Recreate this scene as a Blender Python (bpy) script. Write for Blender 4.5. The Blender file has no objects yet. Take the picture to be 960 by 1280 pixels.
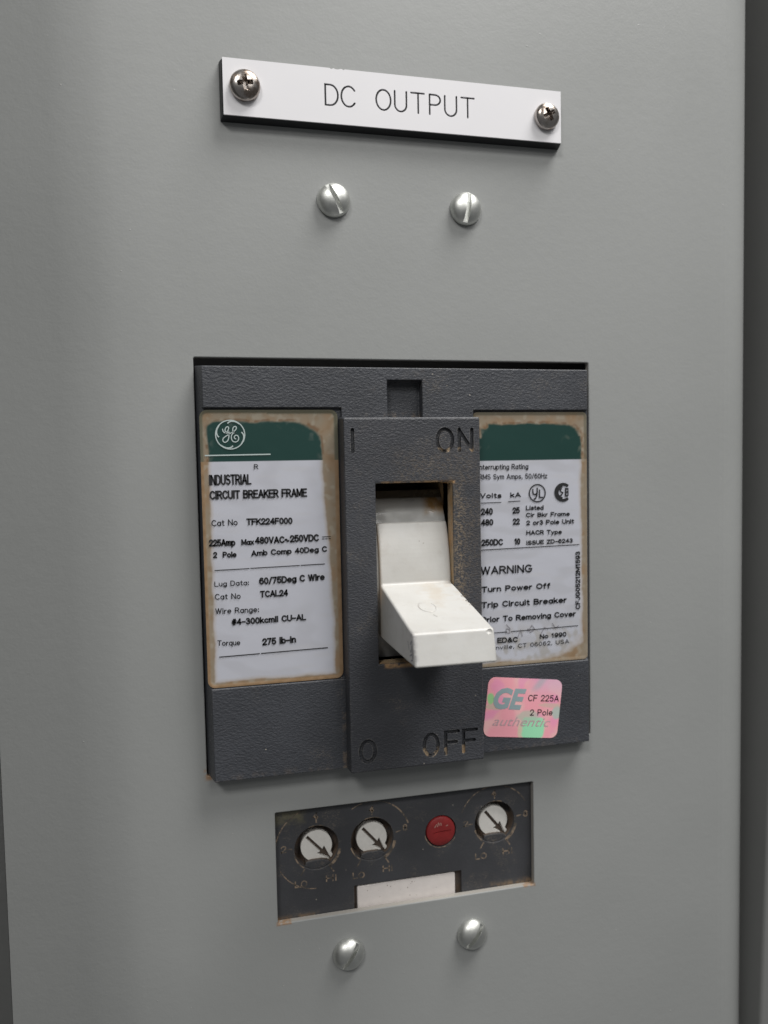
import bpy, bmesh, math, random
from mathutils import Vector, Matrix, noise
random.seed(7)
MM = 0.001
sc = bpy.context.scene
COL = sc.collection

# ------------------------------------------------------------------ camera
cam_d = bpy.data.cameras.new("camera"); cam = bpy.data.objects.new("camera", cam_d); COL.objects.link(cam)
Rv = Vector((0.972651, -0.231421, -0.019845)); Uv = Vector((0.032085, 0.049246, 0.998271)); Fv = Vector((0.230044, 0.971606, -0.055324))
M = Matrix((Rv, Uv, -Fv)).transposed().to_4x4(); M.translation = Vector((0.0012647, -0.1919336, -0.02814))
cam.matrix_world = M
cam_d.sensor_fit = 'VERTICAL'; cam_d.sensor_height = 24; cam_d.sensor_width = 18; cam_d.lens = 953.95/1280*24
cam_d.clip_start = 0.005; cam_d.clip_end = 20
cam_d.dof.use_dof = True; cam_d.dof.focus_distance = 0.184; cam_d.dof.aperture_fstop = 9
sc.camera = cam

# ------------------------------------------------------------------ world, lamps, exposure
w = bpy.data.worlds.new("World"); sc.world = w; w.use_nodes = True
w.node_tree.nodes["Background"].inputs[0].default_value = (0.97, 0.99, 1.0, 1)
w.node_tree.nodes["Background"].inputs[1].default_value = 0.125
def lamp(name, loc, target, size, power, col=(1, .985, .96), size_y=None):
    d = bpy.data.lights.new(name, 'AREA'); d.energy = power; d.size = size; d.color = col
    if size_y: d.shape = 'RECTANGLE'; d.size_y = size_y
    o = bpy.data.objects.new(name, d); COL.objects.link(o); o.location = loc
    o.rotation_euler = (Vector(target)-Vector(loc)).to_track_quat('-Z', 'Y').to_euler()
    return o
TGT = (0.06, 0, -0.04)
for ix in (-1, 1):
    for iz in (-1, 1):
        lamp("ceiling_or_fill_lamp", (0.36+ix*0.10, -1.18+iz*0.11, 0.86+iz*0.13), TGT, 0.20, 1.0, size_y=0.24)
lamp("soft_overhead_lamp", (0.42, -0.28, 0.88), (0.11, 0, 0.02), 0.45, 12.5)
for k in (0, 1):  # left pair: added fill that brightens the handle's left side
    lamp("ceiling_or_fill_lamp", (-0.46-k*.16, -1.04, 0.92+k*.05), TGT, 0.22, 3.4, size_y=0.26)
sc.view_settings.view_transform = 'Standard'; sc.view_settings.look = 'None'
sc.view_settings.exposure = 0; sc.view_settings.gamma = 1

# ------------------------------------------------------------------ helpers: shapes
def P(x, z, d=0.0): return Vector((x*MM, -d*MM, z*MM))
def link(name, me, mat=None, parent=None, **props):
    o = bpy.data.objects.new(name, me); COL.objects.link(o)
    if mat is not None:
        for m in (mat if isinstance(mat, (list, tuple)) else [mat]): me.materials.append(m)
    if parent is not None:
        o.parent = parent; o.matrix_parent_inverse = Matrix.Translation(-parent.location)
    for k, v in props.items(): o[k] = v
    return o
def root(name, x, z, label, cat, group=None, d=0):
    o = bpy.data.objects.new(name, None); COL.objects.link(o); o.location = P(x, z, d); o.empty_display_size = 0.005
    o['label'] = label; o['category'] = cat
    if group: o['group'] = group
    return o
def mesh_from(verts, faces, smooth=False):
    me = bpy.data.meshes.new("m"); me.from_pydata([tuple(v) for v in verts], [], faces); me.update()
    if smooth: me.polygons.foreach_set('use_smooth', [True]*len(me.polygons))
    return me
def outward(me):
    bm = bmesh.new(); bm.from_mesh(me); bmesh.ops.recalc_face_normals(bm, faces=bm.faces); bm.to_mesh(me); bm.free(); return me
def prism(outline, d0, d1, inset=0.0):
    """outline [(x,z)], from depth d0 (back) to d1 (front)"""
    n = len(outline)
    cx = sum(p[0] for p in outline)/n; cz = sum(p[1] for p in outline)/n
    front = [(x-math.copysign(inset, x-cx), z-math.copysign(inset, z-cz)) for x, z in outline] if inset else outline
    vs = [P(x, z, d0) for x, z in outline]+[P(x, z, d1) for x, z in front]
    fs = [list(range(n)), list(range(n, 2*n))]+[[i, (i+1) % n, n+(i+1) % n, n+i] for i in range(n)]
    return outward(mesh_from(vs, fs))
def rect(x0, x1, z0, z1): return [(x0, z0), (x1, z0), (x1, z1), (x0, z1)]
def rrect(x0, x1, z0, z1, r, n=5):
    o = []
    for cx, cz, a in ((x1-r, z1-r, 0), (x0+r, z1-r, 90), (x0+r, z0+r, 180), (x1-r, z0+r, 270)):
        for k in range(n+1):
            t = math.radians(a+90*k/n); o.append((cx+r*math.cos(t), cz+r*math.sin(t)))
    return o
def circ(cx, cz, r, n=48, rz=None, a0=0, a1=360):
    full = a1-a0 >= 360
    return [(cx+r*math.cos(math.radians(a0+(a1-a0)*k/n)), cz+(rz or r)*math.sin(math.radians(a0+(a1-a0)*k/n))) for k in range(n if full else n+1)]
def box(x0, x1, z0, z1, d0, d1): return prism(rect(x0, x1, z0, z1), d0, d1)
def ribbon_outline(pts, w, closed=False):
    n = len(pts); L = []; Rr = []
    for i in range(n):
        p = Vector(pts[i])
        a = Vector(pts[i-1]) if (i > 0 or closed) else None
        b = Vector(pts[(i+1) % n]) if (i < n-1 or closed) else None
        t1 = (p-a).normalized() if a is not None else None; t2 = (b-p).normalized() if b is not None else None
        t1 = t1 or t2; t2 = t2 or t1
        n1 = Vector((-t1.y, t1.x)); n2 = Vector((-t2.y, t2.x)); m = (n1+n2)
        m = m/max(m.length_squared/2, 0.35)
        L.append(tuple(p+m*w/2)); Rr.append(tuple(p-m*w/2))
    return L, Rr
def ribbon(pts, w, d0, d1, closed=False, rnd=True):
    L, Rr = ribbon_outline(pts, w, closed); n = len(pts)
    if closed:
        vs = []
        for d in (d0, d1): vs += [P(x, z, d) for x, z in L]+[P(x, z, d) for x, z in Rr]
        fs = []
        for i in range(n):
            j = (i+1) % n
            fs += [[i, j, n+j, n+i], [2*n+i, 3*n+i, 3*n+j, 2*n+j], [i, 2*n+i, 2*n+j, j], [n+i, n+j, 3*n+j, 3*n+i]]
        return outward(mesh_from(vs, fs))
    out = list(L)
    def cap(c, frm, sgn):
        v = Vector(frm)-Vector(c); o = []
        for k in range(1, 6):
            a = -math.pi*k/6; o.append((c[0]+v.x*math.cos(a)-v.y*math.sin(a), c[1]+v.x*math.sin(a)+v.y*math.cos(a)))
        return o
    if rnd: out += cap(pts[-1], L[-1], 1)
    out += Rr[::-1]
    if rnd: out += cap(pts[0], Rr[0], 1)
    return prism(out, d0, d1)
def flat_ribbon(bm, pts, w, d, closed=False):
    L, Rr = ribbon_outline(pts, w, closed); n = len(pts)
    a = [bm.verts.new(P(x, z, d)) for x, z in L]; b = [bm.verts.new(P(x, z, d)) for x, z in Rr]
    for i in range(n if closed else n-1):
        j = (i+1) % n
        bm.faces.new((a[i], b[i], b[j], a[j]))
def evaluated(me, cutters=(), bevel=0.0, bevel2=0.0, segs=2, mats=None, ops=None, union=()):
    """boolean + bevel through the depsgraph; cutters first, then bevel"""
    tmp = bpy.data.objects.new("tmp", me); COL.objects.link(tmp); trash = [tmp]
    if mats:
        for m in mats: me.materials.append(m)
    def addbool(c, op='DIFFERENCE'):
        o = bpy.data.objects.new("cut", c); COL.objects.link(o); trash.append(o)
        b = tmp.modifiers.new("b", 'BOOLEAN'); b.object = o; b.solver = 'EXACT'; b.operation = op
    for c in union: addbool(c, 'UNION')
    for c in cutters: addbool(c)
    if bevel:
        b = tmp.modifiers.new("v", 'BEVEL'); b.width = bevel*MM; b.segments = segs; b.limit_method = 'ANGLE'; b.angle_limit = math.radians(30); b.use_clamp_overlap = True
    for c in (ops or ()): addbool(c)
    dg = bpy.context.evaluated_depsgraph_get(); dg.update()
    out = bpy.data.meshes.new_from_object(tmp.evaluated_get(dg), depsgraph=dg)
    for t in trash: bpy.data.objects.remove(t)
    out.materials.clear()
    out.polygons.foreach_set('material_index', [0]*len(out.polygons))
    return out
def smooth(me, ang=35):
    me.polygons.foreach_set('use_smooth', [p.area < 3e-6 for p in me.polygons]); me.set_sharp_from_angle(angle=math.radians(ang))
    # large flat faces keep their own normal: split the shading where they meet the small bevel faces
    big = {i for p in me.polygons if p.area >= 3e-6 for i in p.edge_keys}
    sh = me.attributes.get('sharp_edge') or me.attributes.new('sharp_edge', 'BOOLEAN', 'EDGE')
    for e in me.edges:
        if e.key in big: sh.data[e.index].value = True
    return me
def join(meshes):
    bm = bmesh.new()
    for m in meshes: bm.from_mesh(m)
    out = bpy.data.meshes.new("m"); bm.to_mesh(out); bm.free(); return out
def lathe(prof, cx, cz, n=48, d=0.0):
    """prof [(radius, depth)] from rim to centre, axis along depth"""
    vs = []; fs = []
    for r, h in prof:
        for k in range(n):
            a = 2*math.pi*k/n; vs.append(P(cx+r*math.cos(a), cz+r*math.sin(a), d+h))
    for i in range(len(prof)-1):
        for k in range(n):
            j = (k+1) % n; fs.append([i*n+k, i*n+j, (i+1)*n+j, (i+1)*n+k])
    fs.append(list(range(n))); fs.append([(len(prof)-1)*n+k for k in range(n)])
    return outward(mesh_from(vs, fs))


# plotter-style monoline letters (unit cap height); each stroke is a list of points, ("a", cx, cy, rx, ry, a0, a1) inserts an arc
def _g(w, *st):
    out = []
    for q in st:
        pts = []
        for e in q:
            if e[0] == "a":
                _, cx, cy, rx, ry, a0, a1 = e; n = max(3, int(abs(a1-a0)/24))
                pts += [(cx+rx*math.cos(math.radians(a0+(a1-a0)*k/n)), cy+ry*math.sin(math.radians(a0+(a1-a0)*k/n))) for k in range(n+1)]
            else: pts.append(e)
        o = [pts[0]]
        for p in pts[1:]:
            if math.hypot(p[0]-o[-1][0], p[1]-o[-1][1]) > 1e-3: o.append(p)
        out.append(o)
    return w, out
A_ = "a"
_bowl = lambda cx=.27: [(A_, cx, .33, .27, .33, 0, 360)]
GL = {
 'A': _g(.68, [(0, 0), (.34, 1), (.68, 0)], [(.12, .33), (.56, .33)]), 'B': _g(.6, [(0, 0), (0, 1), (.3, 1), (A_, .32, .765, .24, .235, 90, -90), (0, .53)], [(.32, .53), (A_, .32, .265, .28, .265, 90, -90), (0, 0)]),
 'C': _g(.66, [(A_, .36, .5, .36, .5, 42, 318)]), 'D': _g(.66, [(0, 0), (0, 1), (.28, 1), (A_, .28, .5, .38, .5, 90, -90), (0, 0)]), 'E': _g(.56, [(.56, 1), (0, 1), (0, 0), (.56, 0)], [(0, .53), (.5, .53)]),
 'F': _g(.54, [(.54, 1), (0, 1), (0, 0)], [(0, .5), (.46, .5)]), 'G': _g(.7, [(A_, .36, .5, .36, .5, 45, 330), (.69, .45), (.4, .45)]), 'H': _g(.62, [(0, 0), (0, 1)], [(.62, 0), (.62, 1)], [(0, .53), (.62, .53)]),
 'I': _g(.06, [(.03, 0), (.03, 1)]), 'J': _g(.46, [(.46, 1), (.46, .27), (A_, .23, .24, .23, .24, 0, -180)]), 'K': _g(.6, [(0, 0), (0, 1)], [(.58, 1), (0, .38)], [(.22, .6), (.62, 0)]), 'L': _g(.5, [(0, 1), (0, 0), (.5, 0)]),
 'M': _g(.74, [(0, 0), (0, 1), (.37, .15), (.74, 1), (.74, 0)]), 'N': _g(.62, [(0, 0), (0, 1), (.62, 0), (.62, 1)]), 'P': _g(.58, [(0, 0), (0, 1), (.3, 1), (A_, .3, .73, .28, .27, 90, -90), (0, .46)]), 'O': _g(.72, [(A_, .36, .5, .36, .5, 0, 360)]),
 'R': _g(.62, [(0, 0), (0, 1), (.32, 1), (A_, .32, .745, .27, .255, 90, -90), (0, .49)], [(.33, .49), (.62, 0)]), 'S': _g(.6, [(A_, .3, .74, .28, .26, 30, 270), (A_, .3, .26, .3, .26, 90, -150)]), 'T': _g(.62, [(0, 1), (.62, 1)], [(.31, 1), (.31, 0)]),
 'U': _g(.62, [(0, 1), (0, .3), (A_, .31, .3, .31, .3, 180, 360), (.62, 1)]), 'V': _g(.66, [(0, 1), (.33, 0), (.66, 1)]), 'W': _g(.92, [(0, 1), (.23, 0), (.46, 1), (.69, 0), (.92, 1)]), 'Z': _g(.58, [(0, 1), (.58, 1), (0, 0), (.58, 0)]), 'Y': _g(.64, [(0, 1), (.32, .45), (.64, 1)], [(.32, .45), (.32, 0)]),
 'a': _g(.52, [(.5, .64), (.5, 0)], [(A_, .25, .32, .25, .33, 0, 360)]), 'b': _g(.52, [(0, 1), (0, 0)], [(A_, .26, .33, .26, .33, 0, 360)]), 'c': _g(.5, [(A_, .27, .33, .27, .33, 45, 315)]), 'd': _g(.52, [(.52, 1), (.52, 0)], [(A_, .26, .33, .26, .33, 0, 360)]),
 'e': _g(.54, [(0, .34), (.53, .34), (A_, .27, .33, .27, .33, 5, 315)]), 'f': _g(.32, [(.32, .98), (.2, .96), (.14, .85), (.14, 0)], [(0, .64), (.3, .64)]), 'g': _g(.52, [(.52, .66), (.52, -.1), (A_, .27, -.06, .25, .2, 0, -160)], [(A_, .26, .33, .26, .32, 0, 360)]),
 'h': _g(.46, [(0, 1), (0, 0)], [(0, .42), (A_, .23, .43, .23, .23, 180, 0), (.46, 0)]), 'i': _g(.06, [(.03, 0), (.03, .66)], [(.03, .86), (.03, .98)]), 'k': _g(.46, [(0, 0), (0, 1)], [(.42, .66), (0, .25)], [(.14, .4), (.46, 0)]), 'l': _g(.06, [(.03, 0), (.03, 1)]),
 'm': _g(.76, [(0, 0), (0, .66)], [(0, .44), (A_, .19, .45, .19, .21, 180, 0), (.38, 0)], [(.38, .44), (A_, .57, .45, .19, .21, 180, 0), (.76, 0)]), 'n': _g(.46, [(0, 0), (0, .66)], [(0, .42), (A_, .23, .43, .23, .23, 180, 0), (.46, 0)]), 'o': _g(.54, _bowl()),
 'p': _g(.52, [(0, .66), (0, -.28)], [(A_, .26, .33, .26, .33, 0, 360)]), 'q': _g(.52, [(.52, .66), (.52, -.28)], [(A_, .26, .33, .26, .33, 0, 360)]), 'r': _g(.28, [(0, 0), (0, .66)], [(0, .4), (.1, .6), (.28, .66)]), 's': _g(.46, [(A_, .23, .49, .2, .17, 25, 270), (A_, .23, .165, .23, .165, 90, -155)]),
 't': _g(.3, [(.13, .9), (.13, .12), (.2, .01), (.3, .01)], [(0, .66), (.3, .66)]), 'u': _g(.46, [(0, .66), (0, .22), (A_, .23, .22, .23, .22, 180, 360)], [(.46, .66), (.46, 0)]), 'v': _g(.46, [(0, .66), (.23, 0), (.46, .66)]), 'w': _g(.7, [(0, .66), (.17, 0), (.35, .66), (.53, 0), (.7, .66)]),
 'x': _g(.46, [(0, .66), (.46, 0)], [(0, 0), (.46, .66)]), 'y': _g(.46, [(0, .66), (.24, 0)], [(.46, .66), (.18, -.18), (.04, -.27)]), 'z': _g(.44, [(0, .66), (.44, .66), (0, 0), (.44, 0)]),
 '0': _g(.52, [(A_, .26, .5, .26, .5, 0, 360)]), '1': _g(.34, [(0, .78), (.22, 1), (.22, 0)]), '2': _g(.52, [(0, .72), (A_, .26, .72, .26, .28, 180, -30), (0, 0), (.54, 0)]), '3': _g(.52, [(A_, .24, .75, .22, .25, 150, -90), (A_, .25, .25, .27, .25, 90, -155)]),
 '4': _g(.56, [(.42, 0), (.42, 1), (0, .3), (.56, .3)]), '5': _g(.52, [(.48, 1), (.08, 1), (.03, .52), (A_, .25, .32, .27, .32, 130, -150)]), '6': _g(.52, [(A_, .26, .32, .26, .32, 0, 360)], [(.0, .34), (A_, .28, .5, .28, .5, 180, 50)]),
 '7': _g(.5, [(0, 1), (.5, 1), (.16, 0)]), '8': _g(.52, [(A_, .26, .755, .22, .245, 0, 360)], [(A_, .26, .255, .26, .255, 0, 360)]), '9': _g(.52, [(A_, .26, .68, .26, .32, 0, 360)], [(.52, .66), (A_, .24, .5, .28, .5, 0, -130)]),
 '/': _g(.36, [(0, -.08), (.36, 1.02)]), '-': _g(.42, [(0, .4), (.42, .4)]), '~': _g(.6, [(0, .45), (A_, .15, .42, .15, .14, 170, 20), (A_, .44, .34, .15, .14, 200, 350)]), ':': _g(.06, [(.03, 0), (.03, .13)], [(.03, .5), (.03, .63)]), ',': _g(.1, [(.06, .12), (.0, -.16)]), '.': _g(.06, [(.03, 0), (.03, .12)]),
 '#': _g(.56, [(.14, 0), (.24, 1)], [(.36, 0), (.46, 1)], [(0, .33), (.54, .33)], [(.04, .68), (.58, .68)]), '&': _g(.64, [(.64, 0), (.16, .7), (A_, .3, .8, .15, .19, 200, -40), (.1, .42), (A_, .25, .24, .25, .24, 140, 330), (.6, .45)])}
def stroke_text(bm, s, x0, z0, x1, z1, h, d, wd, gap=.24, space=.5, shear=0.0):
    pos = []; cur = 0.0
    for ch in s:
        if ch == ' ': cur += space; continue
        pos.append((cur, GL[ch])); cur += GL[ch][0]+gap
    tot = cur-gap; L = math.hypot(x1-x0, z1-z0)-wd; sx = L/tot; ux, uz = (x1-x0)/(L+wd), (z1-z0)/(L+wd); sy = h-wd; r2 = random.Random(s)
    for off, (gw, sts) in pos:
        jit = r2.uniform(-.03, .03)*h
        for st in sts:
            q = []
            for px_, py_ in st:
                tx = wd/2+(off+px_)*sx; ty = wd/2+py_*sy+jit*.4
                q.append((x0+tx*ux-ty*uz, z0+tx*uz+ty*ux))
            parts = [[q[0]]]
            for i in range(1, len(q)):
                parts[-1].append(q[i])
                if i < len(q)-1:
                    a = (Vector(q[i])-Vector(q[i-1])).normalized(); b = (Vector(q[i+1])-Vector(q[i])).normalized()
                    if a.dot(b) < -.15: parts.append([q[i]])
            if len(parts) > 1:
                for qq in parts:
                    qq = [Vector(p) for p in qq]; v0 = (qq[0]-qq[1]).normalized()*wd*.4; v1 = (qq[-1]-qq[-2]).normalized()*wd*.4
                    qq[0] = qq[0]+v0; qq[-1] = qq[-1]+v1; flat_ribbon(bm, [tuple(p) for p in qq], wd, d)
                continue
            cl = math.hypot(q[0][0]-q[-1][0], q[0][1]-q[-1][1]) < 1e-3 and len(q) > 3
            if cl: q = q[:-1]
            else:   # square-ended strokes run half a pen width further
                for a, b in ((0, 1), (-1, -2)):
                    v = Vector(q[a])-Vector(q[b]); v = v/v.length*wd*.45; q[a] = tuple(Vector(q[a])+v)
            flat_ribbon(bm, q, wd, d, cl)

_fonts = {}
def text_mesh(s, x0, z0, x1, z1, h, d, bold=0.0, shear=0.0, spacing=1.0, vertical=False):
    """s printed with its baseline from (x0,z0) to (x1,z1) and cap height h; flat at depth d"""
    def mk(t, off):
        c = bpy.data.curves.new("t", 'FONT'); c.body = t; c.size = 1; c.resolution_u = 3; c.offset = off; c.shear = shear
        c.space_character = spacing; c.fill_mode = 'FRONT'
        o = bpy.data.objects.new("t", c); COL.objects.link(o)
        dg = bpy.context.evaluated_depsgraph_get(); dg.update()
        m = bpy.data.meshes.new_from_object(o.evaluated_get(dg), depsgraph=dg)
        bpy.data.objects.remove(o); bpy.data.curves.remove(c); return m
    if 'H' not in _fonts:
        m = mk('H', 0); _fonts['H'] = max(v.co.y for v in m.vertices)
    m = mk(s, bold)
    a = min(v.co.x for v in m.vertices); b = max(v.co.x for v in m.vertices)
    L = math.hypot(x1-x0, z1-z0); ux = (x1-x0)/L; uz = (z1-z0)/L
    sx = L/(b-a); sy = h/_fonts['H']
    for v in m.vertices:
        tx = (v.co.x-a)*sx; ty = v.co.y*sy
        v.co = P(x0+tx*ux-ty*uz, z0+tx*uz+ty*ux, d)
    return m

# ------------------------------------------------------------------ helpers: materials
class N:
    def __init__(s, name):
        s.m = bpy.data.materials.new(name); s.m.use_nodes = True; s.t = s.m.node_tree
        s.b = s.t.nodes["Principled BSDF"]
    def n(s, typ, **kw):
        o = s.t.nodes.new(typ)
        for k, v in kw.items():
            if k.startswith('i_'): s.put(o, k[2:].replace('_', ' '), v)
            else: setattr(o, k, v)
        return o
    def put(s, node, sock, v):
        i = node.inputs[sock]
        if isinstance(v, bpy.types.NodeSocket): s.t.links.new(v, i)
        else: i.default_value = v
    def math(s, op, a, b=0.0, c=None, clamp=False):
        o = s.t.nodes.new('ShaderNodeMath'); o.operation = op; o.use_clamp = clamp
        s.put(o, 0, a); s.put(o, 1, b)
        if c is not None: s.put(o, 2, c)
        return o.outputs[0]
    def mix(s, f, a, b):
        o = s.t.nodes.new('ShaderNodeMix'); o.data_type = 'RGBA'
        s.put(o, 0, f); s.put(o, 6, a if isinstance(a, bpy.types.NodeSocket) else (*a, 1)); s.put(o, 7, b if isinstance(b, bpy.types.NodeSocket) else (*b, 1))
        return o.outputs[2]
    def pos(s):
        g = s.t.nodes.new('ShaderNodeNewGeometry'); return g.outputs['Position']
    def noise(s, scale, detail=3, rough=.55, vec=None, dist=0.0):
        o = s.t.nodes.new('ShaderNodeTexNoise'); s.put(o, 'Scale', scale); s.put(o, 'Detail', detail); s.put(o, 'Roughness', rough); s.put(o, 'Distortion', dist)
        s.t.links.new(vec or s.pos(), o.inputs['Vector']); return o.outputs[0]
    def voro(s, scale, vec=None, feature='F1', out='Distance'):
        o = s.t.nodes.new('ShaderNodeTexVoronoi'); o.feature = feature; s.put(o, 'Scale', scale)
        s.t.links.new(vec or s.pos(), o.inputs['Vector']); return o.outputs[out]
    def ramp(s, v, lo, hi, smooth=True):
        o = s.t.nodes.new('ShaderNodeMapRange'); o.interpolation_type = 'SMOOTHSTEP' if smooth else 'LINEAR'
        s.put(o, 'Value', v); s.put(o, 'From Min', lo); s.put(o, 'From Max', hi); return o.outputs[0]
    def bump(s, h, strength, dist, normal=None):
        o = s.t.nodes.new('ShaderNodeBump'); s.put(o, 'Height', h); s.put(o, 'Strength', strength); s.put(o, 'Distance', dist)
        if normal is not None: s.t.links.new(normal, o.inputs['Normal'])
        return o.outputs[0]
    def set(s, **kw):
        for k, v in kw.items():
            k = k.replace('_', ' ')
            if isinstance(v, tuple) and len(v) == 3 and k in ('Base Color', 'Specular Tint', 'Emission Color'): v = (*v, 1)
            s.put(s.b, k, v)
        return s.m
    def xyz(s):
        o = s.t.nodes.new('ShaderNodeSeparateXYZ'); s.t.links.new(s.pos(), o.inputs[0])
        return [s.math('MULTIPLY', o.outputs[0], 1000.), s.math('MULTIPLY', o.outputs[2], 1000.), s.math('MULTIPLY', o.outputs[1], -1000.)]
    def boxmask(s, x, z, x0, x1, z0, z1, soft):
        """1 inside the box (mm), fading over soft"""
        a = s.math('MINIMUM', s.math('SUBTRACT', x, x0), s.math('SUBTRACT', x1, x))
        b = s.math('MINIMUM', s.math('SUBTRACT', z, z0), s.math('SUBTRACT', z1, z))
        return s.ramp(s.math('MINIMUM', a, b), -soft, soft)
    def edge(s, radius=0.0005, lo=.02, hi=.2):
        bv = s.t.nodes.new('ShaderNodeBevel'); bv.samples = 4; s.put(bv, 'Radius', radius)
        g = s.t.nodes.new('ShaderNodeNewGeometry')
        d = s.t.nodes.new('ShaderNodeVectorMath'); d.operation = 'DOT_PRODUCT'
        s.t.links.new(bv.outputs[0], d.inputs[0]); s.t.links.new(g.outputs['Normal'], d.inputs[1])
        return s.ramp(s.math('SUBTRACT', 1.0, d.outputs['Value']), lo, hi)

def mat_paint():
    k = N("grey_paint")
    big = k.noise(14, 3, .5); fine = k.noise(1500, 3, .6); mid = k.noise(420, 2, .5)
    c = k.mix(k.ramp(big, .3, .7), (.312, .3205, .3155), (.337, .3455, .3405))
    speck = k.ramp(k.voro(260), .055, .035)
    keep = k.ramp(k.noise(60, 2), .55, .62)
    sp = k.math('MULTIPLY', speck, keep)
    x, z, d = k.xyz()
    # rust at the cut corners and along the sawn edge of the two openings
    r1 = k.boxmask(x, z, 16.0, 20.0, -144.9, -143.9, .3)
    r2 = k.boxmask(x, z, 84.5, 88.0, -144.8, -143.8, .3)
    r3 = k.boxmask(x, z, -.6, 2.6, -104.7, -102.0, .5)
    rust = k.math('MULTIPLY', k.math('ADD', k.math('ADD', r1, r2, clamp=True), r3, clamp=True), k.ramp(k.noise(900, 3), .30, .6))
    inner = k.math('MULTIPLY', k.ramp(d, -.1, -.5), k.boxmask(x, z, -2, 110, -147, 2, .1))
    c = k.mix(k.math('MULTIPLY', inner, .6), c, (.42, .38, .33))
    c = k.mix(sp, c, (.40, .40, .39))
    c = k.mix(k.math('MULTIPLY', rust, .8), c, (.34, .19, .09))
    h = k.math('ADD', k.math('MULTIPLY', fine, .6), k.math('MULTIPLY', mid, .8))
    h = k.math('ADD', h, k.math('MULTIPLY', sp, 1.2))
    return k.set(Base_Color=c, Roughness=k.math('ADD', k.math('ADD', .30, k.math('MULTIPLY', mid, .12)), k.math('MULTIPLY', k.noise(38, 5, .65), .16)), Normal=k.bump(h, .42, .00010))
def mat_frame(col=(.19, .192, .188)):
    k = N("frame_paint")
    return k.set(Base_Color=k.mix(k.noise(30, 3), col, tuple(c*1.12 for c in col)), Roughness=.45, Normal=k.bump(k.noise(1200, 3), .3, .0001))
def mat_plastic(name, base=(.05, .052, .058), grain=1.0, dust=1.0, window=False, rim=False, trip=False):
    k = N(name); x, z, d = k.xyz()
    warp = k.t.nodes.new('ShaderNodeMapping'); k.t.links.new(k.pos(), warp.inputs['Vector']); k.put(warp, 'Scale', (1, 1, 1.7)); k.put(warp, 'Rotation', (0, .35, 0))
    v = k.voro(1400, warp.outputs[0], 'SMOOTH_F1'); nz = k.noise(2100, 3, .6, warp.outputs[0], .4)
    h = k.math('ADD', k.math('MULTIPLY', v, -.8), nz)
    big = k.noise(70, 4, .6); mid = k.noise(500, 4, .65)
    c = k.mix(k.ramp(big, .3, .7), base, tuple(b*1.28 for b in base))
    # tan dust that clings to the raised grain, patchy
    dm = k.math('MULTIPLY', k.ramp(k.noise(110, 4, .7), .52, .75), k.ramp(nz, .46, .66))
    c = k.mix(k.math('MULTIPLY', dm, .30*dust), c, (.30, .25, .19))
    # worn light edges and stray flecks
    e = k.math('MULTIPLY', k.edge(.0005), k.ramp(mid, .45, .62))
    c = k.mix(k.math('MULTIPLY', e, .45), c, (.32, .30, .27))
    fl = k.math('MULTIPLY', k.ramp(k.voro(330), .07, .04), k.ramp(k.noise(95, 2), .56, .62))
    c = k.mix(k.math('MULTIPLY', fl, .7), c, (.42, .38, .32))
    if window:
        m1 = k.boxmask(x, z, 62.3, 65.2, -62, -31.0, 1.3)       # dust swept to the right of the handle window
        m2 = k.boxmask(x, z, 62.3, 69.5, -74, -36.0, 3.0)
        m3 = k.math('ADD', k.boxmask(x, z, 44, 63, -77.6, -76.4, .5), k.boxmask(x, z, 44, 63, -31.9, -31.2, .35), clamp=True)
        m4 = k.boxmask(x, z, 48, 69, -31.5, -24.0, 3.0)
        g = k.ramp(k.math('ADD', k.math('MULTIPLY', k.noise(1500, 4, .7), .6), k.math('MULTIPLY', nz, .4)), .44, .62)
        mm = k.math('ADD', k.math('MULTIPLY', m1, .45), k.math('MULTIPLY', k.math('ADD', m2, m4), .22), clamp=True)
        c = k.mix(k.math('MULTIPLY', mm, g), c, (.33, .25, .16))
        c = k.mix(k.math('MULTIPLY', m3, k.ramp(mid, .35, .6)), c, (.40, .24, .11))
        wl = k.math('MULTIPLY', k.ramp(d, 8.75, 8.4), k.boxmask(x, z, 42.2, 63.0, -77.2, -31.0, .2))
        c = k.mix(k.math('MULTIPLY', wl, k.ramp(k.noise(260, 4, .6), .1, .45)), c, k.mix(k.ramp(k.noise(180, 3), .4, .65), (.36, .27, .17), (.42, .25, .11)))
        # grooves of the moulded words: dust caught at the foot of the strokes
        wd = k.math('MULTIPLY', k.ramp(d, 8.85, 8.6), k.math('ADD', k.boxmask(x, z, 57, 69.5, -24.6, -22.9, .3), k.boxmask(x, z, 53, 69.5, -101.8, -99.4, .5), clamp=True))
        c = k.mix(k.math('MULTIPLY', wd, k.ramp(k.noise(600, 2), .42, .55)), c, (.48, .37, .25))
    if rim:
        wl = k.math('MULTIPLY', k.ramp(d, 4.75, 4.4), k.boxmask(x, z, 42.2, 63.0, -77.2, -31.0, .2))
        c = k.mix(k.math('MULTIPLY', wl, k.ramp(k.noise(260, 4, .6), .1, .45)), c, (.36, .26, .15))
        m5 = k.math('ADD', k.boxmask(x, z, 46.0, 57.0, -15.5, -13.6, .6), k.boxmask(x, z, 33.6, 35.2, -104, -80, .3), clamp=True)
        m6 = k.boxmask(x, z, 0, 105, -104, -102.0, .8)
        mm = k.math('MULTIPLY', k.math('ADD', k.math('MULTIPLY', m5, .6), k.math('MULTIPLY', m6, .18), clamp=True), k.ramp(mid, .45, .65))
        c = k.mix(k.math('MULTIPLY', mm, .6), c, (.30, .22, .15))
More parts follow.
